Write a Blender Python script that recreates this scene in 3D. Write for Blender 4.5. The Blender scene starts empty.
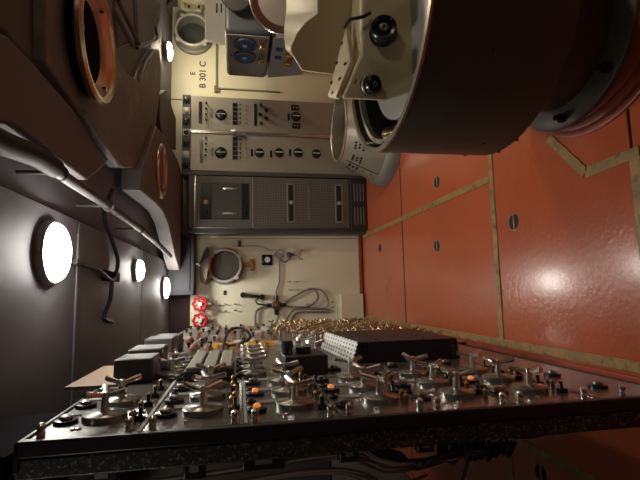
import bpy, math, random
from mathutils import Matrix, Vector
random.seed(7)
PI = math.pi
SC = bpy.context.scene
COL = SC.collection
# ------------------------------------------------------------------ camera (phone held on its side: rolled 90 degrees)
EYE = 1.45                                   # eye height above the floor; heights below are written from eye level
YAW, PIT = math.radians(6.733), math.radians(10.327)
F = Vector((math.sin(YAW)*math.cos(PIT), math.cos(YAW)*math.cos(PIT), -math.sin(PIT)))
R = Vector((math.cos(YAW), -math.sin(YAW), 0))
U = R.cross(F)
cam_data = bpy.data.cameras.new('camera'); cam = bpy.data.objects.new('camera', cam_data); COL.objects.link(cam)
cam_data.lens = 450/640*36; cam_data.sensor_width = 36; cam_data.clip_start = 0.02
m = Matrix.Identity(4)
for i in range(3):
    m[i][0] = -U[i]; m[i][1] = R[i]; m[i][2] = -F[i]
cam.matrix_world = m
SC.camera = cam
# ------------------------------------------------------------------ world, exposure, lamps' strengths
w = bpy.data.worlds.new('world'); SC.world = w; w.use_nodes = True
w.node_tree.nodes['Background'].inputs[0].default_value = (1, .9, .8, 1)
w.node_tree.nodes['Background'].inputs[1].default_value = 0.02
SC.view_settings.view_transform = 'Standard'; SC.view_settings.look = 'None'
SC.view_settings.exposure = 0.12; SC.view_settings.gamma = 1.0
SC.view_settings.use_curve_mapping = False
LAMP = 80.0            # main lamps (neutral)
LAMP_WARM = 90.0       # lamps over the right side (warm)
# ------------------------------------------------------------------ helpers
ABS = {}
def V(*a): return Vector(a)
def loc_of(o): return ABS.get(o.name, Vector((0, 0, 0))) if o else Vector((0, 0, 0))
def tag(o, label=None, cat=None, group=None, kind=None):
    if label: o['label'] = label
    if cat: o['category'] = cat
    if group: o['group'] = group
    if kind: o['kind'] = kind
    return o
def thing(name, loc, label=None, cat=None, group=None, kind=None):
    o = bpy.data.objects.new(name, None); COL.objects.link(o); o.empty_display_size = .05
    o.location = loc; ABS[o.name] = Vector(loc)
    return tag(o, label, cat, group, kind)
def frame_to(d):
    d = Vector(d).normalized()
    a = Vector((0, 0, 1)) if abs(d.z) < .9 else Vector((1, 0, 0))
    x = a.cross(d).normalized(); y = d.cross(x)
    return x, y, d
class MB:
    def __init__(s): s.v = []; s.f = []
    def add(s, vs, fs):
        n = len(s.v); s.v += [Vector(p) for p in vs]; s.f += [tuple(n+i for i in f) for f in fs]; return s
    def box(s, a, b):
        x0, y0, z0 = [min(p, q) for p, q in zip(a, b)]; x1, y1, z1 = [max(p, q) for p, q in zip(a, b)]
        return s.add([(x0,y0,z0),(x1,y0,z0),(x1,y1,z0),(x0,y1,z0),(x0,y0,z1),(x1,y0,z1),(x1,y1,z1),(x0,y1,z1)],
                     [(0,3,2,1),(4,5,6,7),(0,1,5,4),(1,2,6,5),(2,3,7,6),(3,0,4,7)])
    def hexa(s, a, b):      # two quads, front then back
        return s.loft([a, b])
    def loft(s, rings, caps=True, closed=False):
        n = len(rings[0]); k = len(s.v)
        for r in rings: s.v += [Vector(p) for p in r]
        m_ = len(rings)
        for i in range(m_ if closed else m_-1):
            j = (i+1) % m_
            for q in range(n):
                s.f.append((k+i*n+q, k+i*n+(q+1) % n, k+j*n+(q+1) % n, k+j*n+q))
        if caps and not closed:
            s.f.append(tuple(k+q for q in reversed(range(n))))
            s.f.append(tuple(k+(m_-1)*n+q for q in range(n)))
        return s
    def cyl(s, p0, p1, r0, r1=None, n=20, caps=True):
        r1 = r0 if r1 is None else r1
        p0, p1 = Vector(p0), Vector(p1); x, y, _ = frame_to(p1-p0)
        return s.loft([[p+(x*math.cos(t)+y*math.sin(t))*r for t in [2*PI*i/n for i in range(n)]] for p, r in ((p0, r0), (p1, r1))], caps)
    def lathe(s, c, axis, prof, n=32, caps=True, a0=0, closed=False):   # prof: (radius, height along axis)
        c = Vector(c); x, y, d = frame_to(axis)
        return s.loft([[c+d*h+(x*math.cos(t)+y*math.sin(t))*r for t in [2*PI*i/n for i in range(n)]] for r, h in prof], caps, closed)
    def torus(s, c, axis, R_, r, n=40, k=10, sq=1.0):
        return s.lathe(c, axis, [(R_+r*math.cos(2*PI*i/k), sq*r*math.sin(2*PI*i/k)) for i in range(k)], n, False, closed=True)
    def tube(s, pts, r, n=8, smooth=4):
        P = [Vector(p) for p in pts]
        if smooth and len(P) > 2:
            Q = []
            for i in range(len(P)-1):
                a = P[max(i-1, 0)]; b = P[i]; c = P[i+1]; d = P[min(i+2, len(P)-1)]
                for j in range(smooth):
                    t = j/smooth
                    Q.append(.5*((2*b)+(c-a)*t+(2*a-5*b+4*c-d)*t*t+(3*b-a-3*c+d)*t**3))
            P = Q+[P[-1]]
        rings = []; prev = None
        for i, p in enumerate(P):
            t = (P[min(i+1, len(P)-1)]-P[max(i-1, 0)]).normalized()
            if prev is None: x, y, _ = frame_to(t)
            else:
                x = (prev-t*prev.dot(t)).normalized(); y = t.cross(x)
            prev = x
            rr = r if not callable(r) else r(i/(len(P)-1))
            rings.append([p+(x*math.cos(2*PI*q/n)+y*math.sin(2*PI*q/n))*rr for q in range(n)])
        return s.loft(rings)
    def prism(s, poly, vec):   # poly: 3D points, extruded by vec
        vec = Vector(vec); a = [Vector(p) for p in poly]
        return s.loft([a, [p+vec for p in a]])
    def build(s, name, mat, parent=None, bevel=0, local=False, smooth=35, seg=2):
        off = Vector((0, 0, 0)) if local else loc_of(parent)
        me = bpy.data.meshes.new(name); me.from_pydata([tuple(p-off) for p in s.v], [], s.f)
        import bmesh
        b = bmesh.new(); b.from_mesh(me); bmesh.ops.recalc_face_normals(b, faces=b.faces)
        b.to_mesh(me); b.free()
        me.polygons.foreach_set('use_smooth', [True]*len(me.polygons))
        me.set_sharp_from_angle(angle=math.radians(smooth))
        me.materials.append(mat)
        o = bpy.data.objects.new(name, me); COL.objects.link(o)
        if parent: o.parent = parent; ABS[o.name] = loc_of(parent)
        if bevel:
            md = o.modifiers.new('bevel', 'BEVEL'); md.width = bevel; md.segments = seg; md.limit_method = 'ANGLE'; md.angle_limit = math.radians(40)
        return o
def copy_tree(o, parent=None, loc=None):
    c = o.copy(); COL.objects.link(c)
    for k in ('label', 'category', 'group'):
        pass
    if parent is not None: c.parent = parent
    if loc is not None: c.location = loc
    for ch in list(o.children): copy_tree(ch, c)
    return c
# ------------------------------------------------------------------ materials
def mat(name, col, rough=.5, metal=0., var=.12, scale=6., bump=.0, bscale=60., spec=None, wear=None, wamt=.5, wscale=9., coat=0.):
    m_ = bpy.data.materials.new(name); m_.use_nodes = True; nt = m_.node_tree; N = nt.nodes; L = nt.links
    b = N['Principled BSDF']; b.inputs['Roughness'].default_value = rough; b.inputs['Metallic'].default_value = metal
    if coat: b.inputs['Coat Weight'].default_value = coat; b.inputs['Coat Roughness'].default_value = .15
    if spec is not None: b.inputs['Specular IOR Level'].default_value = spec
    tc = N.new('ShaderNodeTexCoord'); nz = N.new('ShaderNodeTexNoise'); nz.inputs['Scale'].default_value = scale; nz.inputs['Detail'].default_value = 6
    L.new(tc.outputs['Object'], nz.inputs['Vector'])
    mx = N.new('ShaderNodeMix'); mx.data_type = 'RGBA'
    mx.inputs[6].default_value = tuple(c*(1-var) for c in col)+(1,); mx.inputs[7].default_value = tuple(min(1, c*(1+var)) for c in col)+(1,)
    L.new(nz.outputs['Fac'], mx.inputs[0]); out = mx.outputs[2]
    if wear:
        n2 = N.new('ShaderNodeTexNoise'); n2.inputs['Scale'].default_value = wscale; n2.inputs['Detail'].default_value = 9; n2.inputs['Roughness'].default_value = .7
        L.new(tc.outputs['Object'], n2.inputs['Vector'])
        rp = N.new('ShaderNodeValToRGB'); rp.color_ramp.elements[0].position = 1-wamt*.9-.02; rp.color_ramp.elements[1].position = min(1, 1-wamt*.9+.12)
        L.new(n2.outputs['Fac'], rp.inputs['Fac'])
        m2 = N.new('ShaderNodeMix'); m2.data_type = 'RGBA'; L.new(rp.outputs['Color'], m2.inputs[0]); L.new(out, m2.inputs[6]); m2.inputs[7].default_value = tuple(wear)+(1,)
        out = m2.outputs[2]
    L.new(out, b.inputs['Base Color'])
    if bump:
        n3 = N.new('ShaderNodeTexNoise'); n3.inputs['Scale'].default_value = bscale; n3.inputs['Detail'].default_value = 4
        L.new(tc.outputs['Object'], n3.inputs['Vector'])
        bp = N.new('ShaderNodeBump'); bp.inputs['Strength'].default_value = bump; bp.inputs['Distance'].default_value = .004
        L.new(n3.outputs['Fac'], bp.inputs['Height']); L.new(bp.outputs['Normal'], b.inputs['Normal'])
    return m_
def mesh_mat(name, col, hole, pitch, axes=('X', 'Z'), rough=.45, metal=.4, rad=.3):
    m_ = bpy.data.materials.new(name); m_.use_nodes = True; nt = m_.node_tree; N = nt.nodes; L = nt.links
    b = N['Principled BSDF']; b.inputs['Roughness'].default_value = rough; b.inputs['Metallic'].default_value = metal
    tc = N.new('ShaderNodeTexCoord'); sp = N.new('ShaderNodeSeparateXYZ'); L.new(tc.outputs['Object'], sp.inputs[0])
    sq = []
    for ax, pit in zip(axes, pitch if isinstance(pitch, tuple) else (pitch, pitch)):
        a = N.new('ShaderNodeMath'); a.operation = 'DIVIDE'; a.inputs[1].default_value = pit; L.new(sp.outputs[ax], a.inputs[0])
        f = N.new('ShaderNodeMath'); f.operation = 'FRACT'; L.new(a.outputs[0], f.inputs[0])
        c = N.new('ShaderNodeMath'); c.operation = 'SUBTRACT'; c.inputs[1].default_value = .5; L.new(f.outputs[0], c.inputs[0])
        p = N.new('ShaderNodeMath'); p.operation = 'MULTIPLY'; L.new(c.outputs[0], p.inputs[0]); L.new(c.outputs[0], p.inputs[1]); sq.append(p)
    ad = N.new('ShaderNodeMath'); ad.operation = 'ADD'; L.new(sq[0].outputs[0], ad.inputs[0]); L.new(sq[1].outputs[0], ad.inputs[1])
    ls = N.new('ShaderNodeMath'); ls.operation = 'LESS_THAN'; ls.inputs[1].default_value = rad*rad; L.new(ad.outputs[0], ls.inputs[0])
    mx = N.new('ShaderNodeMix'); mx.data_type = 'RGBA'; L.new(ls.outputs[0], mx.inputs[0])
    mx.inputs[6].default_value = tuple(col)+(1,); mx.inputs[7].default_value = tuple(hole)+(1,)
    L.new(mx.outputs[2], b.inputs['Base Color'])
    return m_
def emis(name, col, s, base=(.8, .8, .8)):
    m_ = bpy.data.materials.new(name); m_.use_nodes = True; b = m_.node_tree.nodes['Principled BSDF']
    b.inputs['Base Color'].default_value = tuple(base)+(1,); b.inputs['Emission Color'].default_value = tuple(col)+(1,); b.inputs['Emission Strength'].default_value = s
    return m_
M = dict(
    red=mat('red_deck_paint', (.47, .105, .042), .24, 0, .16, 2.2, .30, 45, wear=(.33, .068, .030), wamt=.44, wscale=2.5, coat=.4),
    red2=mat('red_deck_paint_dull', (.40, .075, .04), .42, 0, .2, 4, .3, 50),
    gap=mat('deck_gap', (.03, .012, .008), .8),
    strip=mat('worn_wood_strip', (.34, .21, .075), .45, 0, .5, 14, .3, 60, wear=(.09, .05, .025), wamt=.52, wscale=16),
    cream=mat('cream_wall_paint', (.78, .75, .56), .5, 0, .06, 1.5, .06, 30),
    cream2=mat('cream_device_paint', (.46, .38, .235), .38, .0, .08, 3, .05, 40),
    creamlt=mat('pale_plate_paint', (.72, .62, .42), .45, 0, .2, 12, .1, 60, wear=(.42, .25, .14), wamt=.46, wscale=14),
    ceil=mat('dark_ceiling_paint', (.135, .128, .142), .6, .1, .15, 2.5, .12, 25),
    ceil2=mat('brown_duct_paint', (.15, .125, .125), .6, .0, .14, 3, .15, 35),
    ceil3=mat('weathered_duct_cover', (.165, .15, .15), .6, .0, .3, 3.2, .3, 25, wear=(.30, .25, .215), wamt=.46, wscale=4),
    green=mat('dark_green_grey_paint', (.105, .108, .092), .6),
    pipe=mat('pipe_grey_paint', (.085, .08, .078), .6, .05),
    steel=mat('bright_steel', (.80, .78, .75), .2, .95, .08, 20),
    rimst=mat('brushed_rim_steel', (.50, .46, .38), .34, .9, .2, 14),
    brassring=mat('tarnished_brass_ring', (.62, .53, .41), .27, 1., .2, 9),
    copper=mat('copper_pink', (.58, .33, .24), .36, .8, .25, 6),
    black=mat('black_bakelite', (.012, .012, .013), .25, 0, .1),
    blackm=mat('black_enamel_matt', (.022, .02, .02), .45, 0, .1),
    boxblack=mat('dull_black_box_and_port_shade', (.005, .005, .006), .9, 0, .1, spec=.05),  # box paint, also the painted shade in the ceiling ports
    rearg=mat('warm_dark_grey_paint', (.10, .088, .075), .6, 0, .2),
    ductdk=mat('dark_duct_paint', (.03, .03, .034), .75, 0, .1, spec=.2),
    darkpipe=mat('dark_elbow_paint', (.045, .042, .045), .7, 0, .15, spec=.25),
    relay=mat('relay_cover_dark', (.045, .044, .042), .5, .1, .1),
    flange=mat('flange_grey_brown', (.15, .135, .12), .45, .2, .12),
    drum=mat('dark_drum_paint', (.062, .056, .044), .5, .1, .14, 5, .05, 30, wear=(.095, .078, .058), wamt=.42, wscale=3),
    drumin=mat('grey_drum_liner', (.17, .155, .125), .45, .4, .15, 6),
    panel=mat('console_panel_steel', (.23, .225, .21), .27, .75, .16, 5, .05, 50),
    panell=mat('console_panel_pale', (.34, .32, .27), .38, .35, .2, 10, .1, 60),
    edge=mat('console_frame_black', (.03, .028, .026), .38, .4, .2, 8, .2, 60),
    scratch=mat('scratched_black_paint', (.028, .026, .024), .5, .2, .2, 8, .3, 70, wear=(.36, .33, .28), wamt=.49, wscale=110),
    rail=mat('satin_rail', (.42, .40, .36), .6, 0, .05),
    disc=mat('dial_disc_grey', (.34, .33, .31), .27, .85, .12, 12),
    alu=mat('cabinet_aluminium', (.40, .375, .325), .42, .55, .1, 5, .08, 70),
    aludk=mat('cabinet_dark_grey', (.10, .098, .092), .42, .4, .12, 6),
    slate=mat('slate_grey_paint', (.085, .09, .10), .45, 0, .1),
    grey=mat('mid_grey_paint', (.24, .235, .215), .45, .2, .1, 6),
    ltgrey=mat('pale_grey_paint', (.50, .49, .45), .45, .2, .08, 8),
    cone=mat('grey_pedestal_steel', (.40, .365, .30), .38, .55, .12, 6, .05, 40),
    terminal=mat('terminal_bakelite', (.30, .15, .10), .4, .2, .2),
    lever=mat('aged_brass_levers', (.36, .26, .13), .42, .75, .3, 30),
    brass=mat('brass', (.62, .42, .16), .25, 1., .2, 20),
    bronze=mat('bronze_knob', (.36, .24, .12), .3, .9, .2),
    redw=mat('red_handwheel_paint', (.50, .02, .03), .35, 0, .2, 10),
    brown=mat('brown_junction', (.10, .05, .03), .4),
    wire=mat('black_cable', (.012, .012, .012), .6),
    wireg=mat('grey_cable', (.22, .20, .17), .5),
    cable=mat('bundle_grey_sleeve', (.34, .30, .26), .5),
    platelt=mat('pale_lilac_plate', (.78, .76, .74), .4, 0, .08, 8),
    white=mat('white_enamel', (.75, .73, .66), .4),
    blue=mat('blue_dial_face', (.02, .07, .19), .2, 0, .7, 25),
    glass=mat('dull_glass_disc', (.36, .33, .28), .22, .3, .15, 3),
    maroon=mat('maroon_rubber', (.06, .02, .015), .4),
    ink=mat('black_stencil_ink', (.03, .03, .025), .6),
    yellow=mat('yellow_bar', (.75, .42, .05), .4),
    orange=mat('orange_cap', (.75, .16, .05), .35),
    tan=mat('tan_plate', (.24, .165, .115), .5),
    darkhole=mat('dark_recess', (.01, .009, .009), .8),
    meshdk=mesh_mat('perforated_dark_sheet', (.20, .185, .165), (.05, .047, .043), .0185, ('X', 'Z'), rad=.33),
    meshlt=mesh_mat('perforated_pale_sheet', (.40, .39, .36), (.04, .04, .04), (.0168, .044), ('X', 'Y')),
    lamp=emis('lamp_glass_lit', (1, .95, .86), LAMP), lampw=emis('warm_lamp_glass_lit', (1, .86, .62), LAMP_WARM),
    glow=emis('lit_orange_indicator', (1, .30, .06), .5, (.9, .3, .05)),
)
FZ = -1.45      # floor
CZ = .74        # ceiling plane
# ------------------------------------------------------------------ room shell
def struct(name): return thing(name, (0, 0, 0), kind='structure')
floor = struct('floor')
MB().box((-1.7, -1.6, FZ-.06), (3.5, 5.4, FZ-.012)).build('subfloor', M['gap'], floor)
def floor_panel(x0, x1, y0, y1, m_='red', grip=None):
    g = .006
    o = MB().box((x0+g, y0+g, FZ-.012), (x1-g, y1-g, FZ)).build('floor_panel', M[m_], floor, bevel=.003)
    if grip:
        x, y = grip; r = .047
        n = 28
        MB().lathe((x, y, FZ), (0, 0, 1), [(r, .0), (r, .0015), (r*.92, .002), (r*.92, .0)], n, False, closed=True).build('grip_rim', M['strip'], o)
        MB().cyl((x, y, FZ-.001), (x, y, FZ+.0008), r*.9, n=n).build('grip_recess', M['darkhole'], o)
        MB().box((x-r*.9, y-.006, FZ), (x+r*.9, y+.006, FZ+.003)).build('grip_bar', M['strip'], o)
    return o
xs = [(-1.6, -.80), (-.80, -.30), (-.30, .64), (.64, 1.9), (1.9, 3.4)]
for (x0, x1) in xs:
    floor_panel(x0, x1, 2.33, 3.80, grip={-.30: (.322, 3.107), .64: (.793, 3.052)}.get(x0))
    floor_panel(x0, x1, 3.80, 5.12, grip={-.30: (0.443, 4.462)}.get(x0))
for (x0, x1, y0, y1, g) in ((-1.6, -.80, 1.40, 2.33, None), (-.80, -.30, 1.40, 2.33, (-0.896, 2.08)), (-.30, 3.4, 1.40, 2.33, (.351, 2.152)),
                            (-1.6, -.30, -.2, 1.40, None), (-.30, 3.4, -.2, 1.40, None), (-1.6, .64, -1.5, -.2, None), (.64, 3.4, -1.5, -.2, None)):
    floor_panel(x0, x1, y0, y1, grip=g)
def strip(a, b, wd=.042, h=.006):
    a = Vector((a[0], a[1], FZ)); b = Vector((b[0], b[1], FZ)); d = (b-a).normalized(); nrm = Vector((-d.y, d.x, 0))*wd/2
    MB().prism([a+nrm, b+nrm, b-nrm, a-nrm], (0, 0, h)).build('wood_strip', M['strip'], floor, bevel=.002)
strip((-.30, 1.41), (-.30, 5.1)); strip((.64, 2.36), (.64, 5.1)); strip((-.28, 2.335), (1.9, 2.335)); strip((-1.6, 2.335), (-.32, 2.335))
strip((-.28, 1.385), (.47, 1.385), .05); strip((-.80, 1.40), (-.80, 2.31))
strip((0.703, 1.834, -1.45), (0.478, 1.628, -1.45), .045); strip((0.478, 1.628, -1.45), (0.49, 1.365, -1.45), .045)
MB().box((.66, 3.795, FZ), (1.9, 3.806, FZ+.002)).build('seam', M['gap'], floor)
MB().box((-.29, 3.793, FZ), (.62, 3.809, FZ+.002)).build('seam', M['gap'], floor)
MB().box((-.36, 1.2, FZ), (-.33, 5.1, FZ+.03)).build('floor_curb', M['red2'], floor, bevel=.004)

wall = struct('wall_back')
MB().box((-1.7, 5.22, FZ), (3.5, 5.4, 1.1)).build('wall_plate', M['gap'], wall)
# the cream lining is made of separate sheets
for (x0, x1, z0, z1, d) in ((-.42, .63, FZ+.03, .52, .03), (-1.6, -.425, FZ+.03, .70, .03), (.635, .86, FZ+.03, .70, .055), (.865, 2.25, FZ+.03, .78, .02), (2.255, 3.4, FZ+.03, .78, .03)):
    MB().box((x0, 5.22-d, z0), (x1, 5.225, z1)).build('wall_sheet', M['cream'], wall, bevel=.004)
MB().box((-.42, 5.16, FZ), (.9, 5.22, FZ+.035)).build('skirting', M['red2'], wall)
# ribs of a door frame on the right
for a, b in (((2.38, .28), (2.42, -1.2)), ((2.38, .30), (3.4, .34))):
    pass
MB().box((2.40, 5.17, .245), (3.3, 5.19, .26)).box((2.40, 5.17, -.5), (2.415, 5.19, .26)).build('frame_rib', M['grey'], wall)
MB().box((2.36, 5.15, .235), (2.43, 5.19, .275)).build('hinge', M['bronze'], wall)
def lettering(txt, x, z, size, parent, y):
    cu = bpy.data.curves.new('lettering', 'FONT'); cu.body = txt; cu.size = size; cu.extrude = .001; cu.offset = .0018; cu.align_x = 'CENTER'; cu.align_y = 'CENTER'
    t = bpy.data.objects.new('lettering_source', cu); COL.objects.link(t)
    dg = bpy.context.evaluated_depsgraph_get(); me = bpy.data.meshes.new_from_object(t.evaluated_get(dg))
    bpy.data.objects.remove(t)
    o = bpy.data.objects.new('lettering', me); COL.objects.link(o); me.materials.clear(); me.materials.append(M['ink'])
    o.rotation_euler = (PI/2, 0, 0); o.location = Vector((x, y, z))-loc_of(parent); o.parent = parent
    return o
lettering('B 301 C', 2.572, 0.406, .10, wall, 5.188)
lettering('E', 2.577, 0.52, .075, wall, 5.188)

for nm, a, b, mm in (('wall_left', (-1.72, -1.6, FZ), (-1.6, 5.3, 1.1), 'slate'), ('wall_right', (3.4, -1.6, FZ), (3.52, 5.3, 1.1), 'cream'), ('wall_front', (-1.7, -1.7, FZ), (3.5, -1.6, 1.1), 'grey')):
    s = struct(nm); MB().box(a, b).build('wall_plate', M[mm], s)
ceiling = struct('ceiling')
MB().box((-1.7, -1.6, CZ+.16), (3.5, 5.3, CZ+.22)).build('ceiling_base', M['ceil'], ceiling)
# left part: smooth sheets that meet in a cross seam
for (x0, x1, y0, y1) in ((-1.6, .36, 2.28, 3.72), (-1.6, .36, 1.30, 2.26), (-1.6, .36, -.2, 1.28), (-1.6, .36, 3.74, 5.2), (-1.6, 3.4, -1.6, -.22)):
    MB().box((x0, y0, CZ), (x1, y1, CZ+.02)).build('ceiling_panel', M['ceil'], ceiling, bevel=.004)
MB().box((-.9, 2.255, CZ-.008), (.3, 2.285, CZ)).build('seam_bar', M['ceil'], ceiling)
# right part: stepped duct covers
def plate(name, pts, z, th, mm, bev=.008):
    return MB().prism([(p[0], p[1], z) for p in pts], (0, 0, th)).build(name, M[mm], ceiling, bevel=bev)
plate('duct_cover', [(0.653, 1.12, 0.62), (0.715, 1.291, 0.62), (0.72, 1.466, 0.62), (0.715, 1.778, 0.62), (0.668, 2.303, 0.62), (0.489, 1.991, 0.62), (0.489, 1.642, 0.62), (0.488, 1.358, 0.62), (0.424, 1.147, 0.62)], .62, .10, 'ceil2')
plate('duct_cover', [(0.784, 1.101, 0.68), (1.209, 1.64, 0.68), (0.844, 1.683, 0.68), (0.789, 1.608, 0.68), (0.792, 1.398, 0.68), (0.692, 1.111, 0.68)], .68, .06, 'green')
plate('duct_cover', [(1.205, 1.536, 0.64), (1.858, 2.314, 0.64), (1.265, 2.346, 0.64), (1.306, 2.687, 0.64), (1.411, 3.008, 0.64), (1.661, 3.214, 0.64), (1.913, 3.502, 0.64), (1.96, 3.777, 0.64), (1.703, 3.758, 0.64), (1.251, 3.58, 0.64), (1.025, 3.253, 0.64), (0.828, 3.016, 0.64), (0.728, 2.66, 0.64), (0.721, 2.41, 0.64), (0.763, 1.877, 0.64), (0.794, 1.584, 0.64)], .64, .08, 'ceil3')
plate('duct_cover', [(1.26, 3.40), (1.33, 3.86), (1.36, 4.6), (1.30, 5.10), (.34, 5.10), (.26, 4.98), (.27, 4.86), (.36, 4.62), (.50, 4.34), (.62, 4.10), (.68, 3.8), (.68, 3.46), (.66, 2.92), (.80, 2.93), (1.05, 3.2)], .60, .12, 'ceil2')
plate('duct_cover', [(2, 2.493, 0.7), (3.142, 3.854, 0.7), (2.497, 4.035, 0.7), (1.958, 3.621, 0.7), (1.455, 3.048, 0.7), (1.405, 2.694, 0.7)], .70, .05, 'ceil2')
plate('duct_cover', [(1.353, 2.531, 0.69), (1.598, 2.875, 0.69), (1.962, 3.566, 0.69), (2.194, 4.009, 0.69), (1.747, 4.062, 0.69), (1.283, 2.859, 0.69)], .69, .01, 'green')
plate('duct_cover', [(1.714, 3.88, 0.66), (1.902, 4.188, 0.66), (1.905, 4.88, 0.66), (1.561, 4.921, 0.66), (1.4, 4.076, 0.66), (1.5, 3.905, 0.66)], .66, .05, 'ceil2')
MB().box((.37, -.2, CZ+.02), (3.4, 5.2, CZ+.04)).build('ceiling_panel', M['ceil'], ceiling)
for a, b in (((1.521, 2.318, 0.66), (1.588, 2.876, 0.66)), ((1.646, 2.502, 0.66), (1.697, 3.042, 0.66)), ((2.003, 3.026, 0.69), (1.711, 3.123, 0.69))):
    MB().cyl(a, b, .014, n=8).build('conduit', M['pipe'], ceiling)
MB().tube([(1.662, 3.032, 0.67), (1.951, 3.457, 0.67), (2.152, 3.741, 0.67), (2.231, 3.639, 0.67), (2.52, 3.847, 0.67)], .012).build('conduit', M['pipe'], ceiling)
# seam beads on duct covers
MB().tube([(0.724, 1.837, 0.6), (0.689, 2.064, 0.6), (0.664, 2.373, 0.6)], .016, smooth=2).build('weld_bead', M['ceil3'], ceiling)

# ------------------------------------------------------------------ ceiling lamps
def lamp(x, y, label, mm='lamp', r=.125):
    t = thing('ceiling_lamp', (x, y, CZ), label, 'lamp', 'round ceiling lamps')
    MB().lathe((0, 0, -.012), (0, 0, -1), [(r*1.02, -.012), (r*1.10, -.01), (r*1.10, .012), (r*1.05, .02), (r*1.0, .02), (r*1.0, .0)], 40).build('lamp_ring', M['grey'], t, local=True)
    MB().lathe((0, 0, -.030), (0, 0, -1), [(r*1.0, 0), (r*1.0, .008), (r*.93, .020), (r*.75, .030), (r*.4, .036), (.001, .038)], 40).build('lamp_glass', M[mm], t, local=True)
    return t
lamp(.178, 1.93, 'largest lit round ceiling lamp, nearest above the console', r=.115)
lamp(.185, 3.45, 'middle lit ceiling lamp of the row above the console', r=.075)
lamp(.075, 4.70, 'small far lit ceiling lamp beside the curved duct end', r=.10)
lamp(2.52, 4.62, 'lit ceiling lamp beside the stencilled number, under the cream wall top', 'lampw', r=.09)
lamp(2.35, 2.85, 'warm ceiling lamp on the right, out of view above the gauge box', 'lampw')
lamp(2.3, .4, 'warm ceiling lamp on the right, out of view in front of the drum', 'lampw', r=.08)
lamp(-1.0, .75, 'added unseen lamp that brightens the space behind the console', r=.04)  # added source, never in view; lifts the frame edge and wiring behind the console

# ------------------------------------------------------------------ hatch rings in the ceiling
def hatch_ring(x, y, z, r, label):
    t = thing('ceiling_port', (x, y, z), label, 'port', 'round flared ceiling ports')
    MB().lathe((0, 0, 0), (0, 0, 1), [(r*1.07, .036), (r*1.11, .026), (r*1.11, .010), (r*1.06, 0), (r*.98, .003), (r*.94, .014)], 56, False).build('outer_rim', M['brassring'], t, local=True)
    MB().lathe((0, 0, 0), (0, 0, 1), [(r*1.08, .028), (r*.99, .032), (r*.97, .075)], 56, False).build('shadow_collar', M['boxblack'], t, local=True)  # added skirt, black in place of the shadow behind the rim
    MB().lathe((0, 0, 0), (0, 0, 1), [(r*.94, .012), (r*.84, .024), (r*.76, .042), (r*.72, .060)], 56, False).build('flared_throat', M['copper'], t, local=True)
    MB().cyl((0, 0, .054), (0, 0, .062), r*.745, n=40).build('throat_shade', M['boxblack'], t, local=True)  # black disc stands in for the dark inside of the port
    for k in range(3):
        a = 2*PI*k/3+2.4
        MB().cyl((r*.86*math.cos(a), r*.86*math.sin(a), .012), (r*.86*math.cos(a), r*.86*math.sin(a), .05), .013, n=12).build('dog_bolt', M['steel'], t, local=True)
    return t
hatch_ring(1.07, 1.94, .57, .228, 'large brass rimmed round port with copper pink throat in the near ceiling')
hatch_ring(.97, 3.62, .575, .195, 'smaller looking far round port in the duct cover above the cabinets')

# ------------------------------------------------------------------ ceiling pipe with bracket
t = thing('ceiling_pipe', (0.448, 2.329, 0.62), 'long rounded grey pipe running under the ceiling beside the lamps', 'pipe')
MB().tube([(0.43, 1.407, 0.62), (0.445, 1.589, 0.62), (0.436, 1.711, 0.62), (0.436, 2.481, 0.62), (0.419, 3.363, 0.62), (0.363, 4.34, 0.62)], .021, 14, 5).build('pipe_run', M['pipe'], t)
MB().tube([(0.405, 1.11, 0.62), (0.413, 1.285, 0.62), (0.439, 1.492, 0.62), (0.442, 1.639, 0.62)], .034, 16, 5).build('pipe_elbow', M['darkpipe'], t)
for a in ((0.439, 1.693, 0.62), (0.437, 2.295, 0.62), (0.428, 3.025, 0.62)):
    MB().cyl((a[0], a[1], a[2]-.005), (a[0], a[1], CZ+.03), .007, n=10).torus(a, (.45, .85, 0), .024, .006, 20, 8).build('pipe_clamp', M['pipe'], t)
t = thing('ceiling_cable', (-0.016, 2.541, 0.71), 'thin dark cable looping along the ceiling between the first two lamps', 'cable')
MB().tube([(0.158, 2.181, 0.72), (0.14, 2.523, 0.72), (0.096, 2.796, 0.72), (0.209, 2.916, 0.72), (0.327, 2.769, 0.72), (0.444, 2.595, 0.72), (0.615, 2.735, 0.72)], .012, 8).build('cable_run', M['wire'], t)
MB().tube([(0.096, 2.796, 0.72), (-0.019, 2.768, 0.72), (-0.115, 2.661, 0.72), (-0.146, 2.825, 0.72)], .012, 8).build('cable_branch', M['wire'], t)
MB().box((0.147, 2.65, 0.715), (0.089, 2.957, 0.738)).build('cable_box', M['boxblack'], t, bevel=.005)

# ------------------------------------------------------------------ CONTROL CONSOLE (upright switch panel facing right)
PX = -.30
Y0, Y1 = 1.07, 4.30; ZT, ZB = .445, -1.20
con = thing('control_console', (-.34, 3.0, FZ), 'long upright control console crowded with silver rotary handles and brass levers', 'console')
seams = [ZT, .217, -.018, -.25, -.478, -.71, -.95, ZB]
YM = 2.42
for i in range(7):
    z1, z0 = seams[i], seams[i+1]
    MB().box((PX-.02, Y0+.025, z0+.004), (PX, YM, z1-.004)).build('switch_panel', M['panel'], con, bevel=.003)
    MB().box((PX-.02, YM+.005, z0+.004), (PX, Y1, z1-.004)).build('switch_panel', M['panell' if i < 3 else 'panel'], con, bevel=.003)
    if i:
        MB().box((PX, Y0+.03, z1-.004), (PX+.003, 2.4, z1+.004)).build('seam_rail', M['rail' if i < 3 else 'aludk'], con)
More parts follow.
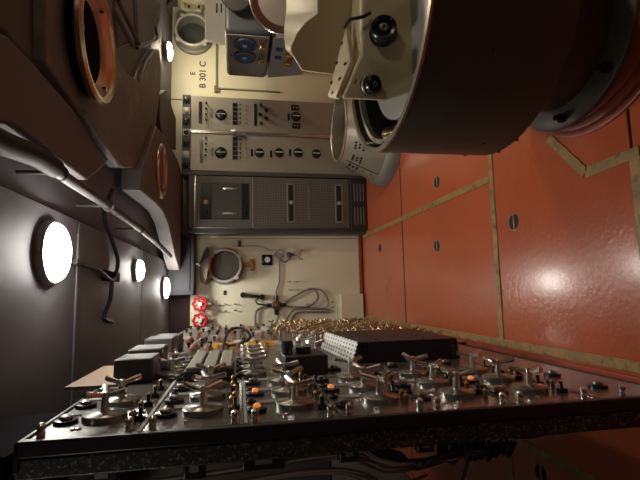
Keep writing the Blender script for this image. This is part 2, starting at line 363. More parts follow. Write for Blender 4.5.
# frame around the edge
MB().box((PX-.03, Y0, ZB-.01), (PX+.004, Y0+.025, ZT+.01)).build('frame_edge', M['edge'], con, bevel=.004)
MB().box((PX-.075, Y0+.004, ZB-.01), (PX-.03, Y0+.03, ZT+.01)).build('back_frame', M['scratch'], con, bevel=.005)
MB().box((PX-.06, Y0, ZT), (PX+.002, Y1, ZT+.012)).build('top_rail', M['edge'], con, bevel=.003)
MB().box((PX-.06, Y0, ZB-.012), (PX+.002, Y1, ZB)).build('bottom_rail', M['edge'], con, bevel=.003)
MB().box((PX-.03, Y1-.02, ZB), (PX, Y1, ZT)).build('frame_edge', M['edge'], con)
for y in (1.16, 2.7, 4.2):
    MB().box((PX-.075, y, FZ), (PX-.035, y+.05, ZB)).build('leg', M['edge'], con)
# knobs
def part(mb, name, mm, parent, loc, **k):
    o = mb.build(name, M[mm], None, local=True, **k); o.parent = parent; o.location = Vector(loc)-loc_of(parent) if parent else loc
    return o
def disc_mb(r, h): return MB().lathe((0, 0, 0), (1, 0, 0), [(r, 0), (r, h*.7), (r*.96, h*.8), (r*.3, h), (r*.28, h*1.05)], 32)
def handle_mb(arms=3, r=.05, stem=.055, a0=.3):
    b = MB().lathe((.0, 0, 0), (1, 0, 0), [(.011, 0), (.010, stem*.55), (.0085, stem), (.010, stem+.008), (.003, stem+.012)], 14)
    for k in range(arms):
        a = a0+2*PI*k/arms; d = Vector((.22, math.cos(a), math.sin(a))).normalized(); c = Vector((stem, 0, 0))
        x = c+d*.008
        b.tube([c, c+d*r*.4, c+d*r*.8, c+d*r*1.06, c+d*r*1.1], lambda t: (.0042+.0038*math.sin(min(1, t*1.25)*PI*.6)) if t < .97 else .004, 10, 3)
    return b
proto = part(disc_mb(.052, .018), 'rotary_switch', 'disc', con, (PX, 1.237, .325))
for_handle = handle_mb().build('cross_handle', M['steel'], proto, local=True)
handle2 = handle_mb(a0=1.1).build('cross_handle', M['steel'], None, local=True)
hm2 = handle2.data; bpy.data.objects.remove(handle2)
rot_z = [.325, .088, -.150, -.386, -.615, -.846]
off = loc_of(con)
first = True
for zi, z in enumerate(rot_z):
    for yi, y in enumerate((1.237, 1.40, 1.565)):
        if first: first = False; continue
        if zi == 0 and yi == 2: continue
        c = copy_tree(proto, con, Vector((PX, y, z))-off)
        if (zi+yi) % 2: c.children[0].data = hm2
for (y, z) in ((1.73, -.052), (1.86, -.052), (2.0, -.052), (2.14, -.052), (1.80, .245), (1.98, .245), (2.2, -.36), (2.5, -.36), (2.65, -.45), (2.35, -.33), (2.8, -.36)):
    copy_tree(proto, con, Vector((PX, y, z))-off)
sm = part(disc_mb(.027, .011), 'small_selector', 'black', con, (PX, 1.22, .408))
MB().lathe((.011, 0, 0), (1, 0, 0), [(.015, 0), (.014, .006), (.006, .009)], 16).build('selector_cap', M['disc'], sm, local=True)
smo = part(disc_mb(.027, .011), 'indicator_lamp', 'black', con, (PX, 1.212, -.048))
tag(smo, 'round black indicator with lit orange cap')
MB().lathe((.011, 0, 0), (1, 0, 0), [(.010, 0), (.009, .006), (.004, .009)], 16).build('indicator_cap', M['glow'], smo, local=True)
for (y, z) in ((1.378, .411), (1.55, .411), (1.224, .178), (1.373, .178), (1.535, .178), (1.567, -.049), (1.551, -.279), (1.203, -.275), (1.221, -.502), (1.39, -.51), (1.56, -.51), (1.23, -.742), (1.56, -.742), (1.22, -1.06), (1.42, -1.06)):
    copy_tree(sm, con, Vector((PX, y, z))-off)
for (y, z) in ((1.399, -.05), (1.39, -.279), (1.396, -.745)):
    copy_tree(smo, con, Vector((PX, y, z))-off)
bolt = part(MB().lathe((0, 0, 0), (1, 0, 0), [(.009, 0), (.009, .006), (.0075, .012), (.0095, .016), (.009, .024), (.004, .029)], 14), 'thumb_screw', 'steel', con, (PX, 1.12, .424))
for z in (.242, .192, .007, -.04, -.223, -.27, -.454, -.501, -.684, -.735, -.927, -1.048, -1.15):
    copy_tree(bolt, con, Vector((PX, 1.12, z))-off)
# finger-plate strips and round sockets that fill the rows between the handles
soc = part(MB().lathe((0, 0, 0), (1, 0, 0), [(.013, 0), (.013, .006), (.009, .009), (.006, .004)], 16), 'jack_socket', 'black', con, (PX, 1.30, .18))
for i, z in enumerate((.178, -.05, -.28, -.505, -.742, -.97)):
    for y in (1.30, 1.455, 1.62):
        if (i, y) != (0, 1.30): copy_tree(soc, con, Vector((PX, y, z+.012))-off)
for i, z in enumerate((-.386, -.615, -.846)):
    for y in (1.75,):
        copy_tree(sm, con, Vector((PX, y, z+.02))-off)
for y in (1.72, 1.84, 1.96, 2.08, 2.2):
    copy_tree(sm, con, Vector((PX, y, .215))-off); copy_tree(sm, con, Vector((PX, y, -.02))-off)
# rows of small toggles beside every seam, and low screws between the handles
tog = part(MB().box((0, -.008, -.012), (.012, .008, .012)).cyl((.01, 0, 0), (.03, .003, 0), .004, .0055, 8), 'toggle_switch', 'black', con, (PX, 1.2, .235))
pin = part(MB().lathe((0, 0, 0), (1, 0, 0), [(.007, 0), (.006, .008), (.008, .02), (.003, .026)], 10), 'pin_terminal', 'bronze', con, (PX, 1.2, .25))
scr = part(MB().lathe((0, 0, 0), (1, 0, 0), [(.007, 0), (.006, .004), (.002, .005)], 10), 'panel_screw', 'steel', con, (PX, 1.155, .37))
plt = part(MB().box((0, -.016, -.03), (.003, .016, .03)), 'name_plate', 'grey', con, (PX, 1.30, .40))
for i in range(1, 7):
    z = seams[i]
    for k in range(9):
        y = 1.19+k*.052
        src = (tog, pin, pin)[(k+i) % 3] if i in (2, 3, 4) else (tog, pin)[(k+i) % 2]
        copy_tree(src, con, Vector((PX, y, z+.026 if k % 2 else z+.034))-off)
for z in rot_z:
    for y in (1.155, 1.318, 1.482):
        copy_tree(scr, con, Vector((PX, y, z+.035))-off)
        copy_tree(plt, con, Vector((PX, y+.145, z+.072))-off)
# raised modules on the panel
def module(a, b, mm, name, bev=.006):
    return MB().box(a, b).build(name, M[mm], con, bevel=bev)
for (ya, yb, za, zb, d) in ((1.70, 1.86, .295, .425, .082), (1.93, 2.10, .30, .43, .09), (2.24, 2.42, .30, .43, .10), (2.50, 2.66, .30, .43, .09)):
    module((PX, ya, za), (PX+d, yb, zb), 'relay', 'relay_cover')
MB().box((PX+.002, 1.63, .37), (PX+.012, 2.07, .555)).build('hinged_plate', M['tan'], con, bevel=.002)
lb = module((PX, 1.645, .015), (PX+.042, 2.12, .185), 'blackm', 'louvre_box')
for k in range(3):
    z = .022+k*.056
    MB().box((PX+.042, 1.65, z), (PX+.052, 2.11, z+.043)).build('louvre_cover', M['panell'], lb, bevel=.003)
kb = module((PX, 1.655, -.325), (PX+.072, 1.85, -.165), 'blackm', 'relay_cover')
MB().lathe((PX+.072, 1.72, -.182), (1, 0, 0), [(.019, 0), (.019, .018), (.022, .022), (.022, .045), (.018, .05)], 24).build('tall_knob', M['black'], kb)
MB().lathe((PX+.072, 1.74, -.245), (1, 0, 0), [(.031, 0), (.031, .02), (.028, .024)], 28).build('flat_knob', M['black'], kb)
# big perforated cover
pb = MB().loft([[(PX, 1.875, -.475), (PX+.088, 1.875, -.50), (PX+.088, 1.875, -.945), (PX, 1.875, -.96)], [(PX, 2.42, -.44), (PX+.088, 2.42, -.465), (PX+.088, 2.42, -.945), (PX, 2.42, -.96)]]).build('cover_box', M['blackm'], con, bevel=.004)
MB().loft([[(PX+.002, 1.872, -.470), (PX+.089, 1.872, -.496), (PX+.089, 1.872, -.501), (PX+.002, 1.872, -.476)], [(PX+.002, 2.42, -.435), (PX+.089, 2.42, -.461), (PX+.089, 2.42, -.466), (PX+.002, 2.42, -.44)]]).build('perforated_side', M['meshlt'], pb)
for k in range(4):
    MB().cyl((PX+.024+k*.016, 1.873, -.925), (PX+.024+k*.016, 1.876, -.925), .0025, n=8).build('rivet', M['steel'], pb)
for k in range(6):
    MB().cyl((PX+.03+(k % 3)*.02, 1.872, -.515-.02*(k//3)), (PX+.03+(k % 3)*.02, 1.8755, -.515-.02*(k//3)), .007, n=12).build('vent_hole', M['darkhole'], pb)
for k in range(12):
    MB().cyl((PX+.088, 1.95+.075*(k % 6), -.60-.22*(k//6)), (PX+.0895, 1.95+.075*(k % 6), -.60-.22*(k//6)), .009, n=12).build('vent_hole', M['darkhole'], pb)
# copper bars, pale far panels with caps
for (y, z, l) in ((2.52, .235, .30), (2.50, .155, .26), (2.95, .22, .26), (2.95, .30, .26), (3.0, .12, .2)):
    MB().box((PX, y, z), (PX+.022, y+l, z+.022)).build('copper_bar', M['copper'], con, bevel=.003)
for (a, b) in ((.14, .02), (-.03, -.10), (-.12, -.20)):
    MB().box((PX, 2.62, b), (PX+.03, 2.65, a)).build('yellow_bar', M['yellow'], con, bevel=.003)
ter = part(MB().cyl((0, 0, 0), (.016, 0, 0), .008, .006, 12).cyl((.016, 0, 0), (.03, 0, 0), .012, .010, 12), 'push_knob', 'black', con, (PX, 3.0, .2))
tero = part(MB().cyl((0, 0, 0), (.016, 0, 0), .008, .006, 12).cyl((.016, 0, 0), (.035, 0, 0), .014, .012, 12), 'push_knob', 'orange', con, (PX, 3.4, .05)); tag(tero, 'small orange capped knob')
terw = part(MB().box((0, -.03, -.014), (.018, .03, .014)).cyl((.018, 0, 0), (.038, 0, 0), .008, .010, 10), 'terminal_block', 'terminal', con, (PX, 2.7, .05))
wb = part(MB().box((0, -.05, -.03), (.010, .05, .03)).box((.010, -.03, -.016), (.016, .03, .016)), 'white_terminal', 'white', con, (PX, 2.9, 0))
for iy in range(9):
    for iz in range(11):
        y = 2.74+iy*.175+random.uniform(-.03, .03); z = .40-iz*.062+random.uniform(-.01, .01)
        r_ = random.random()
        src = ter if r_ < .34 else tero if r_ < .38 else terw if r_ < .46 else wb if r_ < .66 else None
        if src: copy_tree(src, con, Vector((PX, y, z))-off)
for (y, z) in ((2.64, .10), (2.64, -.025), (2.64, -.115), (2.52, .06), (2.52, -.02), (2.48, .0), (2.45, -.15)):
    copy_tree(terw, con, Vector((PX, y, z))-off)
# brass lever valves on the far lower part
def valve_mb(a):
    b = MB().cyl((0, 0, 0), (.028, 0, 0), .010, .008, 10).cyl((.028, 0, 0), (.040, 0, 0), .014, .011, 10)
    d = Vector((0, math.cos(a), math.sin(a)))
    for s in (-1, 1):
        b.cyl(Vector((.036, 0, 0)), Vector((.052, 0, 0))+d*.032*s, .0045, .008, 8)
    return b
vs = [valve_mb(a) for a in (.3, 1.2, 2.2)]
v0 = [part(vb, 'brass_lever', 'lever' if i else 'bronze', con, (PX, 2.62+i*.12, -.62-.1*i)) for i, vb in enumerate(vs)]
n_ = 0
for iy in range(11):
    for iz in range(13):
        y = 2.62+iy*.155+random.uniform(-.03, .03); z = -.30-iz*.072+random.uniform(-.015, .015)
        if y < 3.1 and z > -.5: continue
        if random.random() < .22: continue
        copy_tree(v0[(iy+iz*2+int(random.random()*2)) % 3], con, Vector((PX, y, z))-off); n_ += 1
# black cable loop over the pale panels
MB().tube([(-0.29, 2.162, 0.077), (-0.26, 2.52, 0.074), (-0.2, 2.552, 0.048), (-0.19, 2.614, 0), (-0.21, 2.564, -0.054), (-0.24, 2.532, -0.064), (-0.26, 2.483, -0.021), (-0.28, 2.55, 0.054)], .008, 8).build('patch_cable', M['wire'], con)
# wiring and brackets behind the near edge
for k, (z, dx, s) in enumerate(((.30, .06, .07), (.10, .07, .05), (-.06, .06, .10), (-.27, .06, .05), (-.47, .05, .045), (-.66, .05, .05))):
    MB().box((PX-.075-dx*.7, 1.13, z-s/2), (PX-.075, 1.16, z+s/2)).build('bracket', M['edge'], con, bevel=.004)
    MB().box((PX-.075-dx*.45, 1.128, z-s*.2), (PX-.085, 1.131, z+s*.2)).build('bracket_plate', M['grey'], con)
for k in range(7):
    x = -.405-.010*k; y = 1.15+.02*(k % 3)
    MB().tube([(x-.03, y, .42), (x-.02, y, .2), (x-.008, y, -.02), (x, y, -.14), (x-.002*k, y+.01, -.25), (x-.02-.006*k, y+.04, -.33), (x-.07-.012*k, y+.12, -.42), (x-.16, y+.3, -.6)], .0048, 8).build('sleeved_cable', M['cable'], con)
for k in range(16):
    o_ = random.uniform(-.012, .012); q = random.uniform(-.012, .012)
    MB().tube([(-.36+o_, 1.16+q, -.30), (-.40+o_, 1.15+q, -.33+q), (-.425+o_, 1.15, -.40+q), (-.445+q, 1.15, -.46+o_), (-.43+o_, 1.15, -.55), (-.43+q, 1.16, -.66)], .0045, 6).build('loom_wire', M['wireg' if k % 4 == 0 else 'wire'], con)
for k in range(26):
    o_ = random.uniform(-.04, .04); q = random.uniform(-.02, .02); z = -.52-.0075*k
    MB().tube([(-.36, 1.2+q, z+.02), (-.385+q*.5, 1.18, z+q), (-.42+q*.6, 1.17+q, z+o_*.3), (-.44+q, 1.17, z-.01+o_*.4), (-.425, 1.19, z-.05)], .005, 6).build('loom_wire', M['wire'], con)
MB().tube([(-.385, 1.17, -.86), (-.40, 1.17, -.8), (-.39, 1.17, -.72), (-.36, 1.2, -.68)], .012, 8).build('loom_wire', M['wire'], con)
MB().tube([(-.39, 1.12, -.57), (-.44, 1.12, -.575), (-.50, 1.13, -.56), (-.6, 1.14, -.565)], .004, 6).build('loom_wire', M['wire'], con)
MB().box((PX-.13, 1.3, -.48), (PX-.03, 4.25, .43)).build('rear_casing', M['slate'], con, bevel=.01)
MB().box((PX-.09, 1.35, -1.15), (PX-.03, 4.25, -.49)).build('rear_casing', M['edge'], con, bevel=.01)
MB().box((-.8, 1.5, -.30), (-.44, 2.6, .43)).build('rear_cabinet', M['rearg'], con, bevel=.01)

t = thing('equipment_box', (-.5, 1.25, .46), 'plain dark metal box sitting on the top near end of the console', 'box')
MB().box((-.78, 1.09, .475), (PX-.03, 1.47, .70)).build('box_body', M['boxblack'], t, bevel=.006)
MB().box((-.79, 1.085, .69), (PX-.025, 1.475, .715)).build('box_lid', M['boxblack'], t, bevel=.004)

# ------------------------------------------------------------------ DARK DRUM HOUSING
CX, CY, RR = 1.07, 1.63, .508
RT, RBT = -.566, -1.068      # drum rim and lower edge
dr = thing('drum_housing', (CX, CY, FZ), 'huge dark cylindrical drum housing on a stepped red base', 'housing')
c0 = (CX, CY, 0)
MB().lathe(c0, (0, 0, 1), [(RR, RT-.004), (RR-.003, RBT), (RR-.008, RBT-.005), (RR-.016, RBT), (RR-.014, RT-.004)], 96, closed=True).build('drum_shell', M['drum'], dr)
MB().lathe(c0, (0, 0, 1), [(RR+.001, RT-.010), (RR+.002, RT), (RR-.016, RT+.002), (RR-.020, RT-.010)], 96, closed=True).build('drum_rim', M['rimst'], dr)
MB().lathe(c0, (0, 0, 1), [(RR-.035, -.62), (RR-.035, -.595), (RR-.055, -.595), (RR-.055, -.62)], 96, closed=True).build('inner_ring', M['rimst'], dr)
MB().lathe(c0, (0, 0, 1), [(RR-.018, -.92), (RR-.06, -.92), (.1, -.91)], 64).build('inner_floor', M['drumin'], dr)
MB().lathe(c0, (0, 0, 1), [(.30, -.95), (.30, -1.25), (.305, -1.405)], 96).build('inner_drum', M['drum'], dr)
MB().lathe(c0, (0, 0, 1), [(.385, -1.41), (.385, -1.385), (.378, -1.378), (.32, -1.365), (.29, -1.36)], 96).build('mounting_flange', M['flange'], dr)
for k in range(8):
    a = PI-.02+2*PI*k/8
    x, y = CX+.352*math.cos(a), CY+.352*math.sin(a)
    MB().cyl((x, y, -1.385), (x, y, -1.352), .020, n=6).cyl((x, y, -1.352), (x, y, -1.33), .012, n=12).build('flange_bolt', M['black'], dr)
MB().lathe((CX+.02, CY-.07, 0), (0, 0, 1), [(.455, FZ), (.455, FZ+.010), (.447, FZ+.014), (.430, FZ+.014), (.428, FZ+.028), (.420, FZ+.032), (.400, FZ+.032), (.398, FZ+.044), (.390, FZ+.048), (.34, FZ+.05)], 96).build('red_base', M['red2'], dr)
for (a, z) in ((PI+.12, -.95), (PI-.28, -.98), (PI-.05, -1.07), (PI+.2, -1.07), (PI+.9, -.8)):
    x, y = CX+(RR-.004)*math.cos(a), CY+(RR-.004)*math.sin(a); x2, y2 = CX+(RR+.002)*math.cos(a), CY+(RR+.002)*math.sin(a)
    MB().cyl((x, y, z), (x2, y2, z), .006, n=12).build('rivet_hole', M['black'], dr)
for a in (PI-.1, PI+.55, PI-.55, PI+.95):
    x, y = CX+(RR-.022)*math.cos(a), CY+(RR-.022)*math.sin(a)
    MB().cyl((x, y, -.61), (x, y, -.570), .010, n=14).build('rim_lug', M['steel'], dr)
MB().tube([(CX-.42, CY-.05, -.76), (CX-.43, CY+.05, -.68), (CX-.41, CY+.15, -.64), (CX-.36, CY+.24, -.67), (CX-.29, CY+.31, -.80)], .024, 14).build('curved_pipe', M['bronze'], dr)
MB().tube([(CX-.43, CY-.11, -.66), (CX-.452, CY, -.62), (CX-.43, CY+.12, -.61)], .012, 10).build('steel_pipe', M['steel'], dr)
MB().lathe(c0, (0, 0, 1), [(.37, -.92), (.37, -.65), (.35, -.64), (.26, -.64)], 64).build('inner_turret', M['grey'], dr)
MB().box((CX-.28, CY-.42, -.92), (CX+.1, CY-.34, -.64)).build('support_rib', M['aludk'], dr, bevel=.01)

# ------------------------------------------------------------------ CREAM EYEPIECE HEAD
ph = thing('eyepiece_head', (CX, CY, -.68), 'cream painted eyepiece head with two black eyepieces rising from the drum', 'instrument')
f_ = [(1.371, 1.56, -0.479), (0.892, 1.56, -0.46), (0.722, 1.58, -0.386), (0.715, 1.56, -0.552), (0.728, 1.5, -0.633), (0.917, 1.46, -0.735), (1.309, 1.44, -0.771)]
b_ = [(1.73, 1.98, -0.526), (1.149, 1.98, -0.48), (0.966, 1.98, -0.437), (0.942, 1.98, -0.533), (1.01, 1.98, -0.654), (1.254, 1.95, -0.724), (1.733, 1.95, -0.744)]
MB().loft([f_, b_]).build('lower_casing', M['cream2'], ph, bevel=.008, seg=3)
# sloping cover plate with screws on the upper left
pl_ = [(1.086, 1.7, -0.445), (0.883, 1.6, -0.434), (0.734, 1.6, -0.371), (0.782, 1.7, -0.361)]
n0 = (Vector(pl_[1])-Vector(pl_[0])).cross(Vector(pl_[3])-Vector(pl_[0])).normalized()
if n0.z < 0: n0 = -n0
pc = MB().prism([Vector(p)-n0*.015 for p in pl_], n0*.022).build('cover_plate', M['creamlt'], ph, bevel=.003)
P4 = [Vector(p) for p in pl_]
for s_, t_ in ((.12, .2), (.12, .5), (.12, .8), (.8, .25), (.8, .6), (.5, .93)):
    q = P4[0].lerp(P4[1], s_).lerp(P4[3].lerp(P4[2], s_), t_)+n0*.007
    MB().cyl(q, q+n0*.005, .007, n=10).build('plate_screw', M['black'], pc)
# upper housing: front face with rounded shoulder, sloping top
f_ = [(1.503, 1.74, -0.33), (1.167, 1.74, -0.331), (1.122, 1.74, -0.279), (1.076, 1.75, -0.242), (1.022, 1.76, -0.217), (1.001, 1.77, -0.214), (0.926, 1.78, -0.265), (0.918, 1.78, -0.402), (0.926, 1.76, -0.468), (1.001, 1.74, -0.597), (1.54, 1.74, -0.617)]
b_ = [(1.836, 2.15, -0.247), (1.454, 2.15, -0.243), (1.399, 2.15, -0.237), (1.343, 2.15, -0.231), (1.289, 2.15, -0.23), (1.208, 2.12, -0.236), (1.13, 2.12, -0.321), (1.117, 2.12, -0.433), (1.142, 2.12, -0.48), (1.235, 2.12, -0.567), (1.855, 2.12, -0.585)]
MB().loft([f_, b_]).build('upper_housing', M['cream2'], ph, bevel=.006, seg=3)
def eyepiece(c, d, r, l, ring='black'):
    d = Vector(d).normalized(); c = Vector(c)
    o = MB().lathe(c, d, [(r*1.05, -.01), (r*1.05, .01), (r*.92, .014), (r*.92, l*.5), (r, l*.55), (r, l), (r*.9, l+.006), (r*.66, l+.002), (r*.6, l-.012)], 36).build('eyepiece', M['black'], ph)
    MB().lathe(c, d, [(r*1.12, .001), (r*1.12, .01), (r*.95, .012)], 36).build('eyepiece_collar', M[ring], o)
    MB().lathe(c, d, [(r*.35, l-.02), (r*.33, l+.004), (r*.14, l+.006), (r*.1, l-.002)], 24).build('lens_seat', M['disc'], o)
    for k in range(4):
        x, y, _ = frame_to(d); a = PI/4+k*PI/2; q = c+d*l+(x*math.cos(a)+y*math.sin(a))*r*.78
        MB().cyl(q, q+d*.008, r*.05, n=8).build('retaining_screw', M['steel'], o)
eyepiece((0.966, 1.53, -0.54), (-.12, -.98, .28), .047, .055)
eyepiece((0.769, 1.55, -0.484), (-.30, -.9, -.38), .034, .032, 'rimst')
MB().tube([(1.038, 1.62, -0.416), (1.023, 1.55, -0.418), (1.027, 1.53, -0.46), (1.046, 1.53, -0.492)], .007, 8).build('rubber_seal', M['black'], ph)
MB().box((0.767, 1.545, -0.421), (0.774, 1.52, -0.43)).build('name_plate', M['bronze'], ph)

# ------------------------------------------------------------------ PERFORATED PEDESTAL
cx, cy = 1.60, 4.16
pe = thing('perforated_pedestal', (cx, cy, FZ), 'grey steel open topped conical pedestal with round holes between drum and cabinets', 'pedestal')
MB().lathe((cx, cy, 0), (0, 0, 1), [(.330, -.975), (.505, -1.33), (.50, -1.33), (.318, -.975)], 72, closed=True).build('cone_shell', M['cone'], pe)
MB().torus((cx, cy, -.972), (0, 0, 1), .326, .012, 72, 10).build('top_rim', M['rimst'], pe)
MB().lathe((cx, cy, 0), (0, 0, 1), [(.56, FZ), (.56, -1.40), (.535, -1.355), (.507, -1.33)], 72).build('base_ring', M['grey'], pe)
MB().cyl((cx, cy, -1.15), (cx, cy, -1.14), .38, n=48).build('inside_bottom', M['cone'], pe)
def cone_pt(a, h, o=.002):
    r = .330+(.175)*(-.975-h)/.355+o
    return Vector((cx+r*math.cos(a), cy+r*math.sin(a), h))
for g, a0 in enumerate((PI+.05, PI+.42, PI-.30, PI+.8)):
    for (i, j) in ((0, 0), (1, 0), (2, 0), (0, 1), (1, 1), (2, 1), (.5, .5), (1.5, .5)):
        a = a0+(i-1)*.075; h = -1.07-j*.07
        p = cone_pt(a, h, -.004); nn = Vector((math.cos(a), math.sin(a), .49)).normalized()
        MB().cyl(p, p+nn*.008, .011, n=12).build('round_hole', M['darkhole'], pe)
a = PI+.22
MB().tube([cone_pt(a, -1.02), cone_pt(a, -1.32)], .004, 6, 0).build('joint_line', M['black'], pe)
for h in (-1.20, -1.27): MB().cyl(cone_pt(a-.14, h, -.004), cone_pt(a-.14, h, .004), .016, n=12).build('latch', M['grey'], pe)

# ------------------------------------------------------------------ SILVER INSTRUMENT CABINET
FY = 4.95
sc_ = thing('instrument_cabinet', (1.77, 5.06, FZ), 'silver grey instrument cabinet with rows of black knobs and key switches', 'cabinet')
MB().box((1.335, FY, FZ), (2.20, 5.19, .60)).build('cabinet_body', M['alu'], sc_, bevel=.006)
MB().box((1.30, FY-.012, FZ), (1.335, 5.19, .60)).build('side_rail', M['aludk'], sc_)
MB().box((1.335, FY-.02, .515), (2.20, FY, .60)).build('top_strip', M['slate'], sc_, bevel=.004)
xa, xb = 1.335, 2.20; xm = 1.785
for (x0, x1) in ((1.345, 1.765), (1.805, 2.195)):
    MB().box((x0, FY-.014, -1.30), (x1, FY, .51)).build('front_panel', M['alu'], sc_, bevel=.004)
MB().box((1.772, FY-.022, -1.30), (1.783, FY, .51)).build('bright_trim', M['steel'], sc_)
MB().box((1.788, FY-.022, -1.30), (1.798, FY, .51)).build('bright_trim', M['steel'], sc_)
def cab_knob(c, r=.035, p=.03, ring=None, yy=FY-.014, parent=sc_, mm='black'):
    o = MB().lathe((c[0], yy, c[2]), (0, -1, 0), [(r*1.1, 0), (r*1.1, .006), (r, .008), (r*.9, p), (r*.7, p+.003)], 24).build('knob', M[mm], parent)
    MB().box((c[0]-.004, yy-p-.006, c[2]-r*.8), (c[0]+.004, yy-p-.002, c[2]+r*.8)).build('pointer', M['white' if mm == 'black' else 'black'], o)
    return o
# top strip: seven square windows
for k, (py) in enumerate((102, 112, 122, 132, 141, 151, 162)):
    px = 192
    c = (2.20-(k+.5)*(.865/7), FY, .557)
    sq = MB().box((c[0]-.04, FY-.026, .520), (c[0]+.04, FY-.018, .595)).build('indicator_window', M['ltgrey' if k in (1, 3, 5) else 'blackm'], sc_, bevel=.003)
    MB().lathe((c[0], FY-.026, c[2]), (0, -1, 0), [(.026, 0), (.026, .008), (.018, .012)], 24).build('indicator_lens', M['white' if k in (1, 5) else 'black'], sq)
C = lambda t: t
for p, r in (((1.988, 4.94, 0.187), .058), ((1.551, 4.94, 0.185), .060), ((1.566, 4.94, -0.237), .050), ((1.574, 4.94, -0.456), .050), ((1.582, 4.94, -0.673), .050), ((1.577, 4.94, -0.881), .050), ((2.008, 4.94, -0.656), .052)):
    cab_knob(p, r)
for k in range(5):   # finger grip of the upper main knob
    pass
def dplate(a, b, mm='black', name='label_plate', d=.006):
    a = Vector(a); b = Vector(b)
    return MB().box((a.x, FY-.014-d, a.z), (b.x, FY-.014, b.z)).build(name, M[mm], sc_)
dplate((2.126, 4.94, 0.426), (1.874, 4.94, 0.391)); dplate((1.679, 4.94, 0.411), (1.432, 4.94, 0.377)); dplate((2.137, 4.94, -0.179), (1.879, 4.94, -0.211))
dplate((2.051, 4.94, 0.307), (1.949, 4.94, 0.273), 'grey'); dplate((1.604, 4.94, 0.293), (1.514, 4.94, 0.26), 'grey')
for p in ((1.563, 4.94, -0.154), (1.559, 4.94, -0.366), (1.579, 4.94, -0.581), (2.003, 4.94, -0.57)):
    p = Vector(p); dplate(p+V(.04, 0, .012), p-V(.04, 0, .012))
for p in ((2.115, 4.94, -0.646), (1.9, 4.94, -0.655)):
    p = Vector(p); o = dplate(p+V(.032, 0, .045), p-V(.032, 0, .045), 'black', 'socket_plate')
    for s in (-1, 1): MB().cyl((p.x, FY-.022, p.z+s*.018), (p.x, FY-.019, p.z+s*.018), .005, n=8).build('socket', M['white'], o)
for col0, yy in ((104, 0), (142.5, 0)):
    for k in range(5):
        py = col0+k*4.6 if False else None
for base in (2.11, 1.71):
    for k in range(5):
        x = base-k*.052
        dplate((x-.022, 0, .005), (x+.022, 0, .060), 'black', 'key_block')
        MB().tube([(x, FY-.014, -.02), (x, FY-.045, -.02), (x-.006, FY-.05, -.03)], .007, 6, 0).build('key_lever', M['black'], sc_)
        MB().cyl((x, FY-.014, -.09), (x, FY-.03, -.095), .006, n=8).build('small_pin', M['bronze'], sc_)
    for k in range(4):
        x = base-k*.065
        MB().tube([(x, FY-.014, .35), (x, FY-.05, .35), (x-.012, FY-.055, .335)], .008, 6, 0).build('toggle_lever', M['black'], sc_)
for p in ((2.117, 4.94, -0.257), (2.061, 4.94, -0.313), (2.01, 4.94, -0.245), (1.967, 4.94, -0.313), (1.905, 4.94, -0.256)):
    p = Vector(p)
    MB().lathe((p.x, FY-.014, p.z), (0, -1, 0), [(.017, 0), (.015, .02), (.02, .026), (.015, .034)], 14).build('small_knob', M['black'], sc_)
for z in (.06,):
    MB().tube([(1.80, FY-.03, .07), (1.79, FY-.06, .02), (1.76, FY-.06, -.02), (1.76, FY-.03, -.08)], .011, 8).build('door_handle', M['steel'], sc_)
    MB().tube([(1.76, FY-.03, .05), (1.735, FY-.055, .01), (1.73, FY-.055, -.05), (1.735, FY-.02, -.09)], .010, 8).build('door_handle', M['aludk'], sc_)

# ------------------------------------------------------------------ DARK PERFORATED CABINET
FD = 4.90
dc = thing('mesh_front_cabinet', (.99, 5.05, FZ), 'dark grey cabinet with perforated front and louvred foot beside the cream wall', 'cabinet')
MB().box((.70, FD, FZ+.10), (1.285, 5.16, .535)).build('cabinet_body', M['aludk'], dc, bevel=.03, seg=3)
MB().box((.655, FD+.06, FZ), (.70, 5.16, .53)).build('side_rail', M['aludk'], dc, bevel=.004)
MB().box((.715, FD-.012, -1.245), (1.275, FD, -.165)).build('mesh_panel', M['meshdk'], dc, bevel=.004)
MB().box((.715, FD-.012, .46), (1.275, FD, .52)).build('top_panel', M['aludk'], dc, bevel=.004)
for (x0, x1, z0, z1) in ((.715, .80, -.155, .45), (1.20, 1.275, -.155, .45), (.80, 1.20, .40, .45), (.80, 1.20, -.155, -.12)):
    MB().box((x0, FD-.012, z0), (x1, FD, z1)).build('mesh_border', M['meshdk'], dc)
ins = MB().box((.80, FD-.004, -.12), (1.20, FD+.001, .40)).build('inner_panel', M['aludk'], dc)
MB().box((.80, FD-.009, .28), (1.20, FD-.004, .40)).build('black_strip', M['black'], ins)
MB().box((.80, FD-.009, -.12), (1.20, FD-.004, -.04)).build('black_strip', M['black'], ins)
for x in (.86, 1.13):
    MB().tube([(x, FD-.005, .17), (x, FD-.05, .16), (x, FD-.055, .09), (x, FD-.05, .02), (x, FD-.005, .01)], .013, 8, 3).build('pull_handle', M['steel'], dc)
for (x, z, r) in ((.985, .34, .025), (.99, -.10, .018), (.88, .34, .02), (.88, -.08, .02)):
    MB().lathe((x, FD-.009, z), (0, -1, 0), [(r, 0), (r, .012), (r*.6, .016)], 20).build('button', M['copper' if z == .34 and x > .9 else 'black'], dc)
for z in (.452, -.158):
    MB().box((.71, FD-.02, z-.006), (1.28, FD, z+.006)).build('bright_trim', M['steel'], dc)
for z in (-0.577, -1.122):
    o = MB().box((.775, FD-.018, z-.045), (1.21, FD-.01, z+.045)).build('slot_frame', M['grey'], dc, bevel=.003)
    MB().box((.79, FD-.0195, z-.028), (1.195, FD-.017, z+.028)).build('slot', M['darkhole'], o)
    MB().cyl((.995, FD-.02, z), (.995, FD-.03, z), .021, n=20).build('slot_lock', M['ltgrey'], o)
